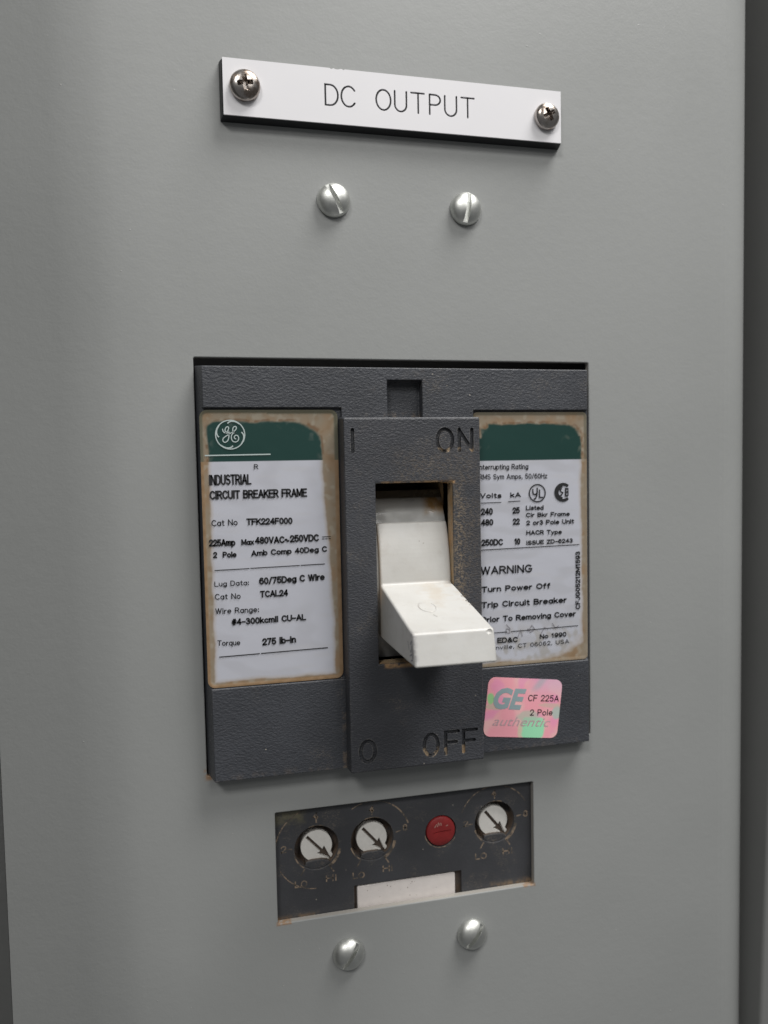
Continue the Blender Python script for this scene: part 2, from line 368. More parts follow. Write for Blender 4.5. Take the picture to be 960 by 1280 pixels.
    if trip:
        m7 = k.math('ADD', k.boxmask(x, z, 16, 27, -146, -144.0, .9), k.boxmask(x, z, 76, 88, -146, -143.6, 1.1), clamp=True)
        m8 = k.boxmask(x, z, 16, 24, -119, -114, 1.5)
        c = k.mix(k.math('MULTIPLY', m7, k.math('MULTIPLY', k.ramp(mid, .35, .65), .8)), c, (.30, .20, .11))
        c = k.mix(k.math('MULTIPLY', m8, k.math('MULTIPLY', k.ramp(mid, .3, .6), .5)), c, (.20, .18, .10))
        gr = k.math('MULTIPLY', k.ramp(d, -2.75, -3.2), k.ramp(k.noise(300, 3), .25, .6))
        c = k.mix(k.math('MULTIPLY', gr, .55), c, (.17, .11, .065))
    return k.set(Base_Color=c, Roughness=k.math('ADD', .40, k.math('MULTIPLY', mid, .15)), Specular_IOR_Level=.5, Normal=k.bump(h, .55*grain, .00022))
def mat_simple(name, col, rough=.5, metal=0, var=.08, bump=0, scale=300, spec=.5):
    k = N(name); n = k.noise(scale, 3)
    c = k.mix(n, tuple(v*(1-var) for v in col), tuple(min(1, v*(1+var)) for v in col))
    kw = dict(Base_Color=c, Roughness=rough, Metallic=metal, Specular_IOR_Level=spec)
    if bump: kw['Normal'] = k.bump(n, bump, .0001)
    return k.set(**kw)
def mat_handle():
    k = N("handle_plastic"); x, z, d = k.xyz()
    g = k.noise(700, 3, .6); b = k.noise(60, 4, .6)
    c = k.mix(k.ramp(b, .35, .7), (.60, .595, .575), (.54, .53, .505))
    e = k.edge(.0006, .02, .25)
    c = k.mix(k.math('MULTIPLY', e, k.math('MULTIPLY', k.ramp(k.noise(420, 4, .7), .42, .60), .8)), c, (.30, .255, .20))
    smg = k.math('MULTIPLY', k.ramp(k.noise(130, 5, .7), .52, .72), .30)
    c = k.mix(smg, c, (.40, .37, .33))
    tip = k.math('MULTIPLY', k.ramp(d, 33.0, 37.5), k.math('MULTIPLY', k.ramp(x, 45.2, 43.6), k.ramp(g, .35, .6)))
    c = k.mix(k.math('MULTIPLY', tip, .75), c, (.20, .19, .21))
    st = k.math('MULTIPLY', k.boxmask(x, z, 52, 62, -60.5, -57, 1.5), k.ramp(k.noise(240, 3), .4, .65))
    c = k.mix(k.math('MULTIPLY', st, .35), c, (.50, .40, .28))
    sp = k.math('MULTIPLY', k.ramp(k.voro(420), .10, .05), k.ramp(k.noise(150, 2), .58, .64))
    c = k.mix(k.math('MULTIPLY', sp, .6), c, (.25, .22, .19))
    return k.set(Base_Color=c, Roughness=.36, Normal=k.bump(k.math('ADD', g, b), .18, .00015), Subsurface_Weight=.05, Subsurface_Radius=(.002, .0018, .0014))
def mat_shroud():
    k = N("shroud_plastic"); x, z, d = k.xyz()
    n = k.noise(160, 4, .6)
    c = k.mix(n, (.30, .30, .29), (.38, .38, .37))
    st = k.math('MULTIPLY', k.boxmask(x, z, 57.5, 64, -39.5, -30, 1.6), k.ramp(n, .35, .55))
    c = k.mix(st, c, (.22, .13, .05))
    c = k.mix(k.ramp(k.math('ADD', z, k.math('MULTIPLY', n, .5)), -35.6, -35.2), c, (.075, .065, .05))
    return k.set(Base_Color=c, Roughness=k.ramp(k.noise(240, 3), .1, 1.0), Normal=k.bump(k.noise(300, 3), .25, .0002))
def mat_metal(name, col, rough, var=.3, brown=0.0, cx=0, cz=0):
    k = N(name); n = k.noise(520, 4, .65); f = k.noise(1800, 2)
    c = k.mix(n, tuple(v*(1-var) for v in col), col)
    if brown:
        c = k.mix(k.math('MULTIPLY', k.ramp(k.noise(330, 4, .7), .42, .62), brown), c, (.20, .14, .10))
    return k.set(Base_Color=c, Metallic=1.0, Roughness=k.math('ADD', rough-.05, k.math('MULTIPLY', n, .16)), Normal=k.bump(k.math('ADD', n, f), .18, .0001))
def mat_col(name, rough=.35, coat=.0, bumpy=.15, met=0.0):
    k = N(name); a = k.n('ShaderNodeVertexColor', layer_name='Col')
    return k.set(Base_Color=a.outputs[0], Roughness=rough, Coat_Weight=coat, Coat_Roughness=.2, Metallic=met, Normal=k.bump(k.noise(160, 3), bumpy, .00025))
def mat_marks():
    """tan grime left in the moulded lines; patchy so the black plastic shows between"""
    k = N("grime_in_moulding"); m = k.ramp(k.noise(650, 4, .7), .40, .60)
    c = k.mix(m, (.075, .066, .058), (.30, .225, .16))
    return k.set(Base_Color=c, Roughness=.8)

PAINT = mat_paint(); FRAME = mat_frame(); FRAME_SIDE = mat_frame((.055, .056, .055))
PL_BODY = mat_plastic("dark_plastic_body", (.047, .050, .058), 1.0, .8, rim=True)
PL_BLOCK = mat_plastic("dark_plastic_cover", (.045, .047, .054), 1.0, 1.2, window=True)
PL_TRIP = mat_plastic("dark_plastic_trip", (.047, .048, .053), .22, 1.3, trip=True)
BLACK = mat_simple("black_plate_core", (.012, .013, .015), .45)
DARK = mat_simple("cabinet_inside", (.03, .03, .03), .8)
INK = mat_simple("black_ink", (.018, .018, .02), .55)
WHITEINK = mat_simple("pale_ink", (.48, .56, .55), .5)
CAP = mat_simple("white_engraving_laminate", (.82, .81, .835), .42, var=.02, bump=.08, scale=90)
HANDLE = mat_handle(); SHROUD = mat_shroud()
ZINC = mat_metal("zinc_screw", (.78, .79, .76), .42, .22)
STAIN = mat_metal("tarnished_steel_screw", (.58, .54, .51), .22, .25, brown=.75)
LABELM = mat_col("laminated_label", .36, .12, .22); STICKM = mat_col("hologram_foil", .42, .05, .05, .0)
DIAL = mat_simple("dial_white", (.76, .74, .70), .6, var=.12, bump=.25, scale=700)
SLID = mat_simple("slide_label_white", (.76, .71, .68), .6, var=.10, bump=.1, scale=500)
RED = mat_simple("red_button", (.25, .020, .021), .5, var=.35, bump=.25, scale=420)
BROWN = mat_simple("grime_brown", (.16, .105, .07), .85, var=.4, scale=700)
MARK = mat_marks(); ARROW = mat_simple("arrow_grime", (.075, .055, .042), .85, var=.4, scale=700)
PEN = mat_simple("pen_scribble", (.16, .16, .20), .6)

# ------------------------------------------------------------------ setting
# sheet-metal panel with its two cut-outs and rolled right-hand edge
prof = [(-47.0, 0.0), (146.2, 0.0)]
for k in range(1, 17):
    a = math.radians(90*k/16); prof.append((146.2+16*math.sin(a), -16+16*math.cos(a)))
prof += [(162.2, -30.0), (160.4, -30.0), (160.4, -16)]
prof += [(146.2, -1.9), (-47.0, -1.9)]
Zt, Zb = 180.0, -300.0
n = len(prof)
vs = [P(x, Zb, d) for x, d in prof]+[P(x, Zt, d) for x, d in prof]
fs = [list(range(n)), list(range(n, 2*n))]+[[i, (i+1) % n, n+(i+1) % n, n+i] for i in range(n)]
pm = outward(mesh_from(vs, fs))
pm = evaluated(pm, cutters=[prism(rrect(0, 105, -103.6, 0, .5), -5, 3), prism(rrect(16.5, 87.6, -144.4, -115.1, .4), -5, 3)], bevel=.22, segs=2)
panel = link("cabinet_panel", smooth(pm, 40), PAINT)
panel['label'] = "grey painted sheet metal panel with two rectangular cut-outs behind everything"; panel['category'] = "cabinet panel"

link("cabinet_interior", box(-60, 190, -310, 190, -60, -58), DARK, kind='structure')
# the cabinet's left return and right post beside the panel
lf = evaluated(outward(mesh_from([P(-47.0, Zb, 56), P(-47.0, Zt, 56), P(-47.0, Zt, -10), P(-47.0, Zb, -10), P(-60, Zb, 56), P(-60, Zt, 56), P(-60, Zt, -10), P(-60, Zb, -10)],
     [(0, 1, 2, 3), (4, 5, 6, 7), (0, 1, 5, 4), (3, 2, 6, 7), (0, 3, 7, 4), (1, 2, 6, 5)])), bevel=.8)
link("cabinet_frame", lf, FRAME_SIDE, kind='structure')
vs = []
for d in (2.0, -42.0):
    vs += [P(156.4, Zb, d), P(162.9, -108, d), P(173.0, Zt, d), P(215, Zt, d), P(215, Zb, d)]
fs = [(0, 1, 2, 3, 4), (5, 6, 7, 8, 9)]+[(i, (i+1) % 5, 5+(i+1) % 5, 5+i) for i in range(5)]
link("cabinet_frame", evaluated(outward(mesh_from(vs, fs)), bevel=1.0, segs=3), FRAME, kind='structure')

# ------------------------------------------------------------------ engraved plate
plate = root("nameplate", 52, 63, "white engraved plate reading DC OUTPUT with two cross-recess screws at top of panel", "nameplate")
core = evaluated(prism(rect(8.2, 96.4, 56.05, 70.05), 0.02, 2.62, 0.5), bevel=.12, segs=1)
link("backing", core, BLACK, plate)
cap = prism(rect(8.95, 95.8, 56.62, 69.8), 2.62, 3.0)
def arc(cx, cz, rx, rz, a0, a1, n=14): return [(cx+rx*math.cos(math.radians(a0+(a1-a0)*k/n)), cz+rz*math.sin(math.radians(a0+(a1-a0)*k/n))) for k in range(n+1)]
zb, zt = 61.0, 65.85; zm = (zb+zt)/2; hz = (zt-zb)/2
SL = 0.0
strokes = [
    ([(33.4, zb), (33.4, zt)]+[(34.5, zt)]+arc(34.6, zm, 1.9, hz, 90, -90)[1:-1]+[(34.5, zb)], True),
    (arc(39.2, zm, 1.85, hz, 38, 322, 20), False),
    (arc(47.95, zm, 1.85, hz, 0, 360, 32)[:-1], True),
    ([(50.85, zt), (50.85, zb+1.6)]+arc(52.35, zb+1.6, 1.5, 1.6, 180, 360, 10)[1:]+[(53.85, zt)], False),
    ([(55.1, zt), (58.45, zt)], False), ([(56.9, zt), (56.9, zb)], False),
    ([(59.9, zb), (59.9, zt)], False), ([(60.0, zt-.01), (61.3, zt-.01)]+arc(61.3, zt-1.25, 1.4, 1.24, 90, -90, 10)[1:]+[(60.0, zt-2.5)], False),
    ([(63.9, zt), (63.9, zb+1.6)]+arc(65.45, zb+1.6, 1.55, 1.6, 180, 360, 10)[1:]+[(67.0, zt)], False),
    ([(68.3, zt), (71.7, zt)], False), ([(70.0, zt), (70.0, zb)], False)]
cuts = [ribbon(p, .47, 2.5, 3.6, closed=c) for p, c in strokes]
nick = [prism(circ(x, 70.0, r, 10, rz=.4), 2.55, 3.5) for x, r in ((35.0, .5), (36.4, .9), (38.0, .35))]
cap = evaluated(cap, cutters=cuts[:1])
for c in cuts[1:]+nick: cap = evaluated(cap, cutters=[c])
link("engraved_face", cap, CAP, plate)
def cross_cut(cx, cz, d, rot, L, wd, depth):
    out = []
    for a in (0, 90):
        t = math.radians(rot+a); ux, uz = math.cos(t), math.sin(t)
        q = [(cx+ux*s*L*1.75-uz*u*wd*1.5, cz+uz*s*L*1.75+ux*u*wd*1.5) for s, u in ((-1, -1), (1, -1), (1, 1), (-1, 1))]
        q2 = [(cx+ux*s*L*.35-uz*u*wd*.5, cz+uz*s*L*.35+ux*u*wd*.5) for s, u in ((-1, -1), (1, -1), (1, 1), (-1, 1))]
        vs = [P(x, z, d+3) for x, z in q]+[P(x, z, d-depth) for x, z in q2]
        out.append(outward(mesh_from(vs, [(0, 1, 2, 3), (4, 5, 6, 7)]+[(i, (i+1) % 4, 4+(i+1) % 4, 4+i) for i in range(4)])))
    return out
for cx, cz, r, rot in ((14.05, 63.4, 3.62, 8), (91.5, 62.8, 3.35, 28)):
    hgt = 2.3
    pr = [(r*.9, 0), (r*1.0, .25), (r, .75)]+[(r*math.cos(t)**.75 if t < 1.5 else 0.02, .75+(hgt-.75)*math.sin(t)) for t in [i*math.pi/2/10 for i in range(1, 10)]]+[(.05, hgt)]
    sm = lathe(pr, cx, cz, 40, 3.05)
    top = 3.05+hgt
    cc = cross_cut(cx, cz, top, rot, r*.64, r*.19, 1.7)
    sm = evaluated(sm, cutters=[cc[0]]); sm = evaluated(sm, cutters=[cc[1]])
    sm = evaluated(sm, cutters=[lathe([(r*.36, 3), (r*.16, -1.5)], cx, cz, 16, top)])
    link("screw", smooth(sm, 38), STAIN, plate)

# ------------------------------------------------------------------ four slotted round-head screws
def slotted(cx, cz, ang, label, r=4.2):
    hgt = 3.1
    pr = [(r*.93, 0), (r, .3)]+[(r*math.cos(t), .3+(hgt-.3)*math.sin(t)) for t in [i*math.pi/2/14 for i in range(1, 14)]]+[(.05, hgt)]
    sm = lathe(pr, cx, cz, 48, 0.02)
    t = math.radians(ang); ux, uz = math.cos(t), math.sin(t)
    q = [(cx+ux*s*6-uz*u*.58, cz+uz*s*6+ux*u*.58) for s, u in ((-1, -1), (1, -1), (1, 1), (-1, 1))]
    sm = evaluated(sm, cutters=[prism(q, 1.5, 5)], bevel=.06, segs=1)
    o = link("slotted_screw", smooth(sm, 38), ZINC)
    # origin at the screw's seat
    for v in o.data.vertices: v.co -= P(cx, cz, 0)
    o.location = P(cx, cz, 0)
    o['label'] = label; o['category'] = "screw"; o['group'] = "slotted round-head screws in the grey panel"
slotted(35.3, 39.1, -62, "silver slotted screw under the DC of the white plate, slot leaning left at top")
slotted(70.0, 39.0, 82, "silver slotted screw under the right half of the white plate, slot nearly upright")
slotted(34.7, -155.1, 52, "domed silver slotted screw below the dial panel, on the left, under the white strip")
slotted(69.0, -155.3, 50, "domed silver slotted screw below the dial panel, on the right, under its notch")

# ------------------------------------------------------------------ the breaker
brk = root("circuit_breaker", 52, -103, "dark grey moulded circuit breaker with white toggle handle and two printed labels", "circuit breaker")
vs = [P(*q) for q in ((.04, -103.4, -1.8), (104.9, -103.4, -1.8), (104.9, -1.9, -1.8), (.04, -1.9, -1.8), (1.85, -103.5, 5), (101.95, -103.5, 5), (101.95, -2.7, 5), (1.85, -2.7, 5))]
bodym = outward(mesh_from(vs, [(0, 1, 2, 3), (4, 5, 6, 7)]+[(i, (i+1) % 4, 4+(i+1) % 4, 4+i) for i in range(4)]))
bodym = evaluated(bodym, cutters=[box(-2, 35.2, -80.5, -12.6, 4.0, 8), box(69.7, 108, -80.9, -13.3, 4.0, 8), box(47.0, 56.1, -16, -5.7, 2.0, 8), box(42.6, 62.5, -76.5, -31.5, -9, 8)], bevel=.35, segs=3)
link("body", smooth(bodym, 40), PL_BODY, brk)
# moulded letters
def O(cx, cz, rx, rz): return (arc(cx, cz, rx, rz, 0, 360, 36)[:-1], True)
eng = [([(37.08, -18.3), (37.08, -23.5)], False), O(60.6, -21.05, 2.0, 2.75), ([(64.4, -23.7), (64.4, -18.4)], False), ([(64.4, -18.6), (67.7, -23.5)], False), ([(67.75, -23.6), (67.75, -18.4)], False),
       O(39.25, -98.2, 1.85, 2.6), O(55.7, -98.3, 1.85, 2.75),
       ([(63.0, -95.4), (59.6, -95.4), (59.6, -101.0)], False), ([(59.9, -98.1), (62.4, -98.1)], False),
       ([(67.9, -95.4), (64.4, -95.4), (64.4, -101.0)], False), ([(64.7, -98.1), (67.3, -98.1)], False)]
blk = prism(rect(34.3, 70.5, -104.1, -14.7), 0.5, 9.0, .62)
blk = evaluated(blk, cutters=[box(42.6, 62.5, -76.5, -31.5, -2, 12)], bevel=.42, segs=3)
for p, c in eng: blk = evaluated(blk, cutters=[ribbon(p, .92, 8.15, 10, closed=c)])
cover = link("handle_cover", smooth(blk, 40), PL_BLOCK, brk, label="raised centre cover moulded ON and OFF")
# well behind the handle
well = join([box(42.0, 42.58, -78, -30, -26, -1.85), box(62.52, 63.1, -78, -30, -26, -1.85), box(42, 63.1, -31.48, -30, -26, -1.85), box(42, 63.1, -78, -76.52, -26, -1.85), box(42, 63.1, -78, -30, -27, -26)])
link("handle_well", well, mat_simple("well_dust", (.30, .215, .125), .85, var=.35, scale=400), brk)

# toggle handle: curved shroud, front plate and tapering bar
R0 = 43.0; C0 = (-36.0, -58.0)
hx0, hx1 = 43.3, 62.44
def shroud_arc(rad, z0, z1, n=26):
    o = []
    for k in range(n+1):
        z = z0+(z1-z0)*k/n; o.append((C0[0]+math.sqrt(max(0, rad*rad-(z-C0[1])**2)), z))
    return o
def extrude_x(profile, x0, x1):
    n = len(profile); vs = [P(x0, z, d) for d, z in profile]+[P(x1, z, d) for d, z in profile]
    fs = [list(range(n)), list(range(n, 2*n))]+[[i, (i+1) % n, n+(i+1) % n, n+i] for i in range(n)]
    return outward(mesh_from(vs, fs))
a_out = shroud_arc(R0-.9, -33.6, -82); a_in = shroud_arc(R0-3, -82, -33.6)
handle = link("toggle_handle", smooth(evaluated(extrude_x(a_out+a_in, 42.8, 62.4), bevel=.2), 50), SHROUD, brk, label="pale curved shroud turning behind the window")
front = [(d, z) for d, z in shroud_arc(R0, -41.6, -57.0, 14)]
bar_prof = front+[(8.0, -57.35), (36.2, -63.3), (38.0, -70.4), (5.5, -70.6), (4.0, -70.3), (2.0, -57)]+shroud_arc(R0-2.2, -56.5, -41.8, 10)
chips = []
rb = random.Random(3)
for x, d, z, r in ((62.3, 17.0, -59.3, .75), (62.4, 20.0, -60.0, .95), (62.3, 22.3, -60.4, .55), (62.3, 30.5, -62.0, .5), (57.0, 36.6, -63.2, .45), (61.3, 36.8, -63.6, .9), (44.1, 37.6, -64.8, .35), (60.2, 37.3, -63.1, .4), (50.2, 36.5, -63.1, .28)):
    bm = bmesh.new(); bmesh.ops.create_icosphere(bm, subdivisions=2, radius=r*MM)
    for v in bm.verts: v.co = v.co*(1+.25*rb.uniform(-1, 1)) + P(x, z, d)
    m = bpy.data.meshes.new("c"); bm.to_mesh(m); bm.free(); chips.append(m)
barm = evaluated(extrude_x(bar_prof, hx0+.5, hx1), bevel=.55, segs=4)
for c in chips: barm = evaluated(barm, cutters=[c])
bar = link("lever", smooth(barm, 50), HANDLE, handle)
# moulder's ring on the top of the lever, pen scribble on its side
def on_top(u, v):   # u across x, v mm along the bar from root
    t = v/29.0; return Vector((u*MM, -(8.0+28.2*t)*MM-.00000, (-57.35-5.95*t)*MM+.00003))
def ring_mesh(pts3, w, up):
    bm = bmesh.new(); n = len(pts3); A = []; B = []; Cc = []
    for i, p in enumerate(pts3):
        t = (pts3[min(i+1, n-1)]-pts3[max(i-1, 0)]).normalized(); s = t.cross(up).normalized()
        A.append(bm.verts.new(p+s*w*MM/2)); B.append(bm.verts.new(p-s*w*MM/2)); Cc.append(bm.verts.new(p+up*.00010))
    for i in range(n-1):
        bm.faces.new((A[i], A[i+1], Cc[i+1], Cc[i])); bm.faces.new((Cc[i], Cc[i+1], B[i+1], B[i]))
    bmesh.ops.recalc_face_normals(bm, faces=bm.faces)
    m = bpy.data.meshes.new("r"); bm.to_mesh(m); bm.free(); return m
upv = Vector((0, -.205, .979))
rg = [on_top(51.4+2.0*math.cos(math.radians(a)), 14.6+3.0*math.sin(math.radians(a))) for a in range(-40, 250, 12)]
rg2 = [on_top(51.4, 19.5), on_top(52.0, 20.6)]
link("mould_mark", join([ring_mesh(rg, .35, upv), ring_mesh(rg2, .35, upv)]), HANDLE, handle)
bm = bmesh.new()
xs = hx0+.5-.02
for seg in ([(34.4, -66.0), (35.6, -64.9), (36.0, -66.2), (35.0, -67.6), (34.3, -67.2)], [(34.0, -68.6), (35.8, -67.8), (36.3, -69.0), (34.8, -69.4)], [(32.6, -65.6), (33.4, -67.4)], [(35.6, -66.0), (36.8, -68.5)]):
    for i in range(len(seg)-1):
        (d0, z0), (d1, z1) = seg[i], seg[i+1]; L = math.hypot(d1-d0, z1-z0); nx, nz = -(z1-z0)/L*.13, (d1-d0)/L*.13
        q = [Vector((xs*MM, -(a)*MM, b*MM)) for a, b in ((d0+nx, z0+nz), (d1+nx, z1+nz), (d1-nx, z1-nz), (d0-nx, z0-nz))]
        bm.faces.new([bm.verts.new(v) for v in q])
me = bpy.data.meshes.new("s"); bm.to_mesh(me); bm.free()
link("pen_mark", me, PEN, handle)

# ---- labels
def fbm(x, z, s, o=0.0): return noise.noise(Vector((x/s+o, z/s-o, o*1.7)))
def mixc(a, b, t): t = max(0, min(1, t)); return tuple(p+(q-p)*t for p, q in zip(a, b))
def sstep(v, a, b):
    t = max(0, min(1, (v-a)/(b-a))); return t*t*(3-2*t)
def grid_plate(name, inside, colour, x0, x1, z0, z1, d0, d1, step, mat, parent, relief=None, **props):
    nx = max(2, round((x1-x0)/step)); nz = max(2, round((z1-z0)/step))
    vs = []; cols = []
    for j in range(nz+1):
        for i in range(nx+1):
            u = x0+(x1-x0)*i/nx; v = z0+(z1-z0)*j/nz
            x, z = inside(u, v)
            vs.append(P(x, z, d1+(relief(u, v) if relief else 0))); cols += [*colour(u, v), 1]
    fs = [[j*(nx+1)+i, j*(nx+1)+i+1, (j+1)*(nx+1)+i+1, (j+1)*(nx+1)+i] for j in range(nz) for i in range(nx)]
    edge = [i for i in range(nx+1)]+[j*(nx+1)+nx for j in range(1, nz+1)]+[nz*(nx+1)+i for i in range(nx-1, -1, -1)]+[j*(nx+1) for j in range(nz-1, 0, -1)]
    base = len(vs)
    for e in edge:
        q = vs[e]; vs.append(Vector((q.x, -d0*MM, q.z))); cols += cols[e*4:e*4+4]
    for k in range(len(edge)):
        l = (k+1) % len(edge); fs.append([edge[l], edge[k], base+k, base+l])
    me = mesh_from(vs, fs); at = me.color_attributes.new("Col", 'FLOAT_COLOR', 'POINT'); at.data.foreach_set('color', cols)
    me.polygons.foreach_set('use_smooth', [True]*len(me.polygons)); me.set_sharp_from_angle(angle=math.radians(60))
    return link(name, me, mat, parent, **props)
def corner_pull(x0, x1, z0, z1, r):
    def f(u, v):
        cx = min(max(u, x0+r), x1-r); cz = min(max(v, z0+r), z1-r); dx, dz = u-cx, v-cz
        if dx and dz:
            m = max(abs(dx), abs(dz)); L = math.hypot(dx, dz); s = m/L; return cx+dx*s, cz+dz*s
        return u, v
    return f
WHITE = (.545, .555, .615); GREEN = (.013, .050, .043); TAN = (.30, .245, .18); ORANGE = (.31, .205, .12); OLIVE = (.105, .105, .072); BRN = (.25, .16, .085)
def dirt_mix(x, z, zg):
    t = mixc(TAN, ORANGE, sstep(fbm(x, z, 5, 3), -.1, .5)*.8); t = mixc(t, BRN, sstep(fbm(x, z, 1.6, 9), .1, .6)*.45)
    t = mixc(t, (.40, .36, .29), sstep(fbm(x, z, 1.4, 5), .15, .5)*.5)
    return t
def colL(x, z):
    n1 = fbm(x, z, 4.0, 1)*.45+fbm(x, z, .7, 2)*.10
    e = min(x-1.0, 34.3-x, z+80.3, -13.1-z)
    right = 30.0+2.3*sstep(z, -20, -75) if z > -75 else 32.3
    right = 30.0+2.4*max(0, min(1, (-22-z)/40.0))
    left = 2.75; top = -15.9; bot = -79.0
    dx = min(x-left, right-x); dz = min(top-z, z-bot)
    # rounded top right where the dirt has crept under the film
    dd = min(dx, dz)
    qx, qz = (x-(right-10))/10, (z-(top-4.8))/4.8
    if qx > 0 and qz > 0: dd = min(dd, (1-(qx**2.2+qz**2.2)**(1/2.2))*4)
    qx, qz = ((left+2.2)-x)/2.2, (z-(top-1.8))/1.8
    if qx > 0 and qz > 0: dd = min(dd, (1-math.hypot(qx, qz))*1.6)
    dd += n1
    clean = GREEN if z > -25.5 else WHITE
    if z <= -25.5:
        clean = mixc(clean, (.40, .40, .43), .25*sstep(fbm(x, z*2.2, 7, 4), 0, .5))
        clean = mixc(clean, (.53, .53, .56), sstep(fbm(x*.5, z*3, 4, 8), .1, .6)*.4)
        clean = mixc(clean, (.44, .37, .30), .5*sstep(1.1-dd, 0, 1))
    else:
        clean = mixc(clean, (.10, .13, .115), sstep(fbm(x, z, 1.5, 7), .1, .5)*sstep(1.8-dd, 0, 1.4)*.5)
    dirt = dirt_mix(x, z, 0)
    if z > -25.5: dirt = mixc(dirt, OLIVE, .15)
    if z > -25.5: dirt = mixc(dirt, (.16, .085, .04), .75*sstep(.45-abs(dd+.25), 0, .4)*sstep(fbm(x, z, 1.3, 31), -.25, .2))
    rim = mixc(OLIVE, dirt, .12) if z > -25.5 else mixc(ORANGE, BRN, .5+fbm(x, z, 1.5, 6))
    wr = 1.0 if x > 17 else .75
    c = mixc(dirt, clean, sstep(dd, -.2, .35))
    return mixc(rim, c, sstep(e, .75*wr, 1.15*wr))
def colR(x, z):
    n1 = fbm(x, z, 4.0, 11)*.45+fbm(x, z, .7, 12)*.12
    e = min(x-69.7, 101.95-x, z+80.7, -13.8-z)
    left = 70.9; right = 100.3+.3*max(0, (-25-z)/50); top = -16.7; bot = -79.9
    dx = min(x-left, right-x); dz = min(top-z, z-bot); dd = min(dx, dz)
    qx, qz = (x-(right-7))/7, (z-(top-3.4))/3.4
    if qx > 0 and qz > 0: dd = min(dd, (1-(qx**2+qz**2)**.5)*3)
    qx, qz = (x-(right-14))/14.5, ((bot+6.0)-z)/6.2
    if qx > 0 and qz > 0: dd = min(dd, (1-(qx**2+qz**2)**.5)*4.5)
    qx, qz = ((left+5)-x)/5.0, (z-(top-4.0))/4.0
    if qx > 0 and qz > 0: dd = min(dd, (1-math.hypot(qx, qz))*2.2+fbm(x, z, 2.2, 14)*1.4)
    dd += n1
    if z > -26.35:
        clean = GREEN
        clean = mixc(clean, (.20, .22, .18), sstep(fbm(x, z*.7, 1.7, 17), .25, .55)*(sstep(x, 94, 98)*.8+sstep(75-x, 0, 2.5))*.5)
    else:
        clean = mixc(WHITE, (.40, .40, .42), .3*sstep(fbm(x*.8, z*2.5, 6, 15), 0, .5))
        clean = mixc(clean, (.54, .54, .57), sstep(fbm(x*.6, z*3, 4, 18), .1, .6)*.4)
        clean = mixc(clean, (.36, .33, .28), .55*sstep(-.9*(z+68)/6, 0, 1)*sstep(fbm(x, z, 1.7, 19), -.1, .35)*(1 if z < -68 else 0))
        clean = mixc(clean, (.44, .37, .30), .5*sstep(1.1-dd, 0, 1))
    dirt = dirt_mix(x, z, 0)
    if z > -26.35: dirt = mixc(dirt, (.16, .085, .04), .7*sstep(.45-abs(dd+.25), 0, .4)*sstep(fbm(x, z, 1.3, 33), -.2, .25))
    rim = mixc(OLIVE, dirt, .35) if z > -26.35 else mixc(dirt, TAN, .5)
    c = mixc(dirt, clean, sstep(dd, -.2, .35))
    return mixc(rim, c, sstep(e, .55, .95))
def reliefL(x, z):
    e = min(x-1.0, 34.3-x, z+80.3, -13.1-z); return .10*(1-sstep(e, .35, .75))+.03*fbm(x, z, 6, 2)
labL = grid_plate("printed_label", corner_pull(1.0, 34.3, -80.3, -13.1, 1.8), colL, 1.0, 34.3, -80.3, -13.1, 3.9, 4.35, .24, LABELM, brk, relief=reliefL, label="left label with green band, round monogram and dirty tan border")
def reliefR(x, z):
    e = min(101.95-x, z+80.7, -13.8-z); return .08*(1-sstep(e, .4, .8))+.03*fbm(x, z, 6, 12)
labR = grid_plate("printed_label", corner_pull(69.7, 101.95, -80.7, -13.8, 1.2), colR, 69.7, 101.95, -80.7, -13.8, 3.9, 4.35, .24, LABELM, brk, relief=reliefR, label="right label with green band, ratings table and WARNING text")
TD = 4.50
L1 = [('INDUSTRIAL', 2.74, -31.07, 12.80, -31.06, 2.54, 1), ('CIRCUIT BREAKER FRAME', 2.78, -34.46, 26.27, -34.42, 2.11, 1), ('R', 13.52, -27.39, 14.52, -27.37, 1.22, 0),
    ('Cat No', 3.03, -40.87, 9.21, -40.83, 1.50, 0), ('TFK224F000', 11.29, -40.90, 22.48, -41.01, 1.63, 1), ('225Amp', 2.27, -45.74, 8.53, -45.80, 1.72, 1),
    ('Max', 9.94, -45.74, 13.0, -45.74, 1.46, 1), ('480VAC~', 13.19, -45.58, 21.60, -45.67, 1.72, 1), ('250VDC', 21.70, -45.52, 28.94, -45.52, 1.80, 1),
    ('2', 3.14, -48.55, 4.1, -48.6, 1.5, 1), ('Pole', 5.4, -48.55, 8.73, -48.63, 1.45, 1), ('Amb Comp 40Deg C', 12.22, -48.55, 30.90, -48.23, 1.45, 1),
    ('Lug Data:', 3.26, -55.50, 11.49, -55.54, 1.28, 0), ('60/75Deg C Wire', 13.94, -55.59, 30.15, -55.31, 1.73, 1),
    ('Cat No', 3.24, -58.67, 9.38, -58.78, 1.42, 0), ('TCAL24', 14.05, -58.77, 20.93, -58.76, 1.65, 1), ('Wire Range:', 3.26, -62.20, 13.71, -62.33, 1.42, 0),
    ('#4-300kcmil CU-AL', 7.04, -65.19, 25.23, -65.06, 1.61, 1), ('Torque', 3.49, -69.97, 8.96, -70.17, 1.35, 0), ('275 lb-in', 14.27, -70.64, 22.60, -70.52, 1.75, 1)]
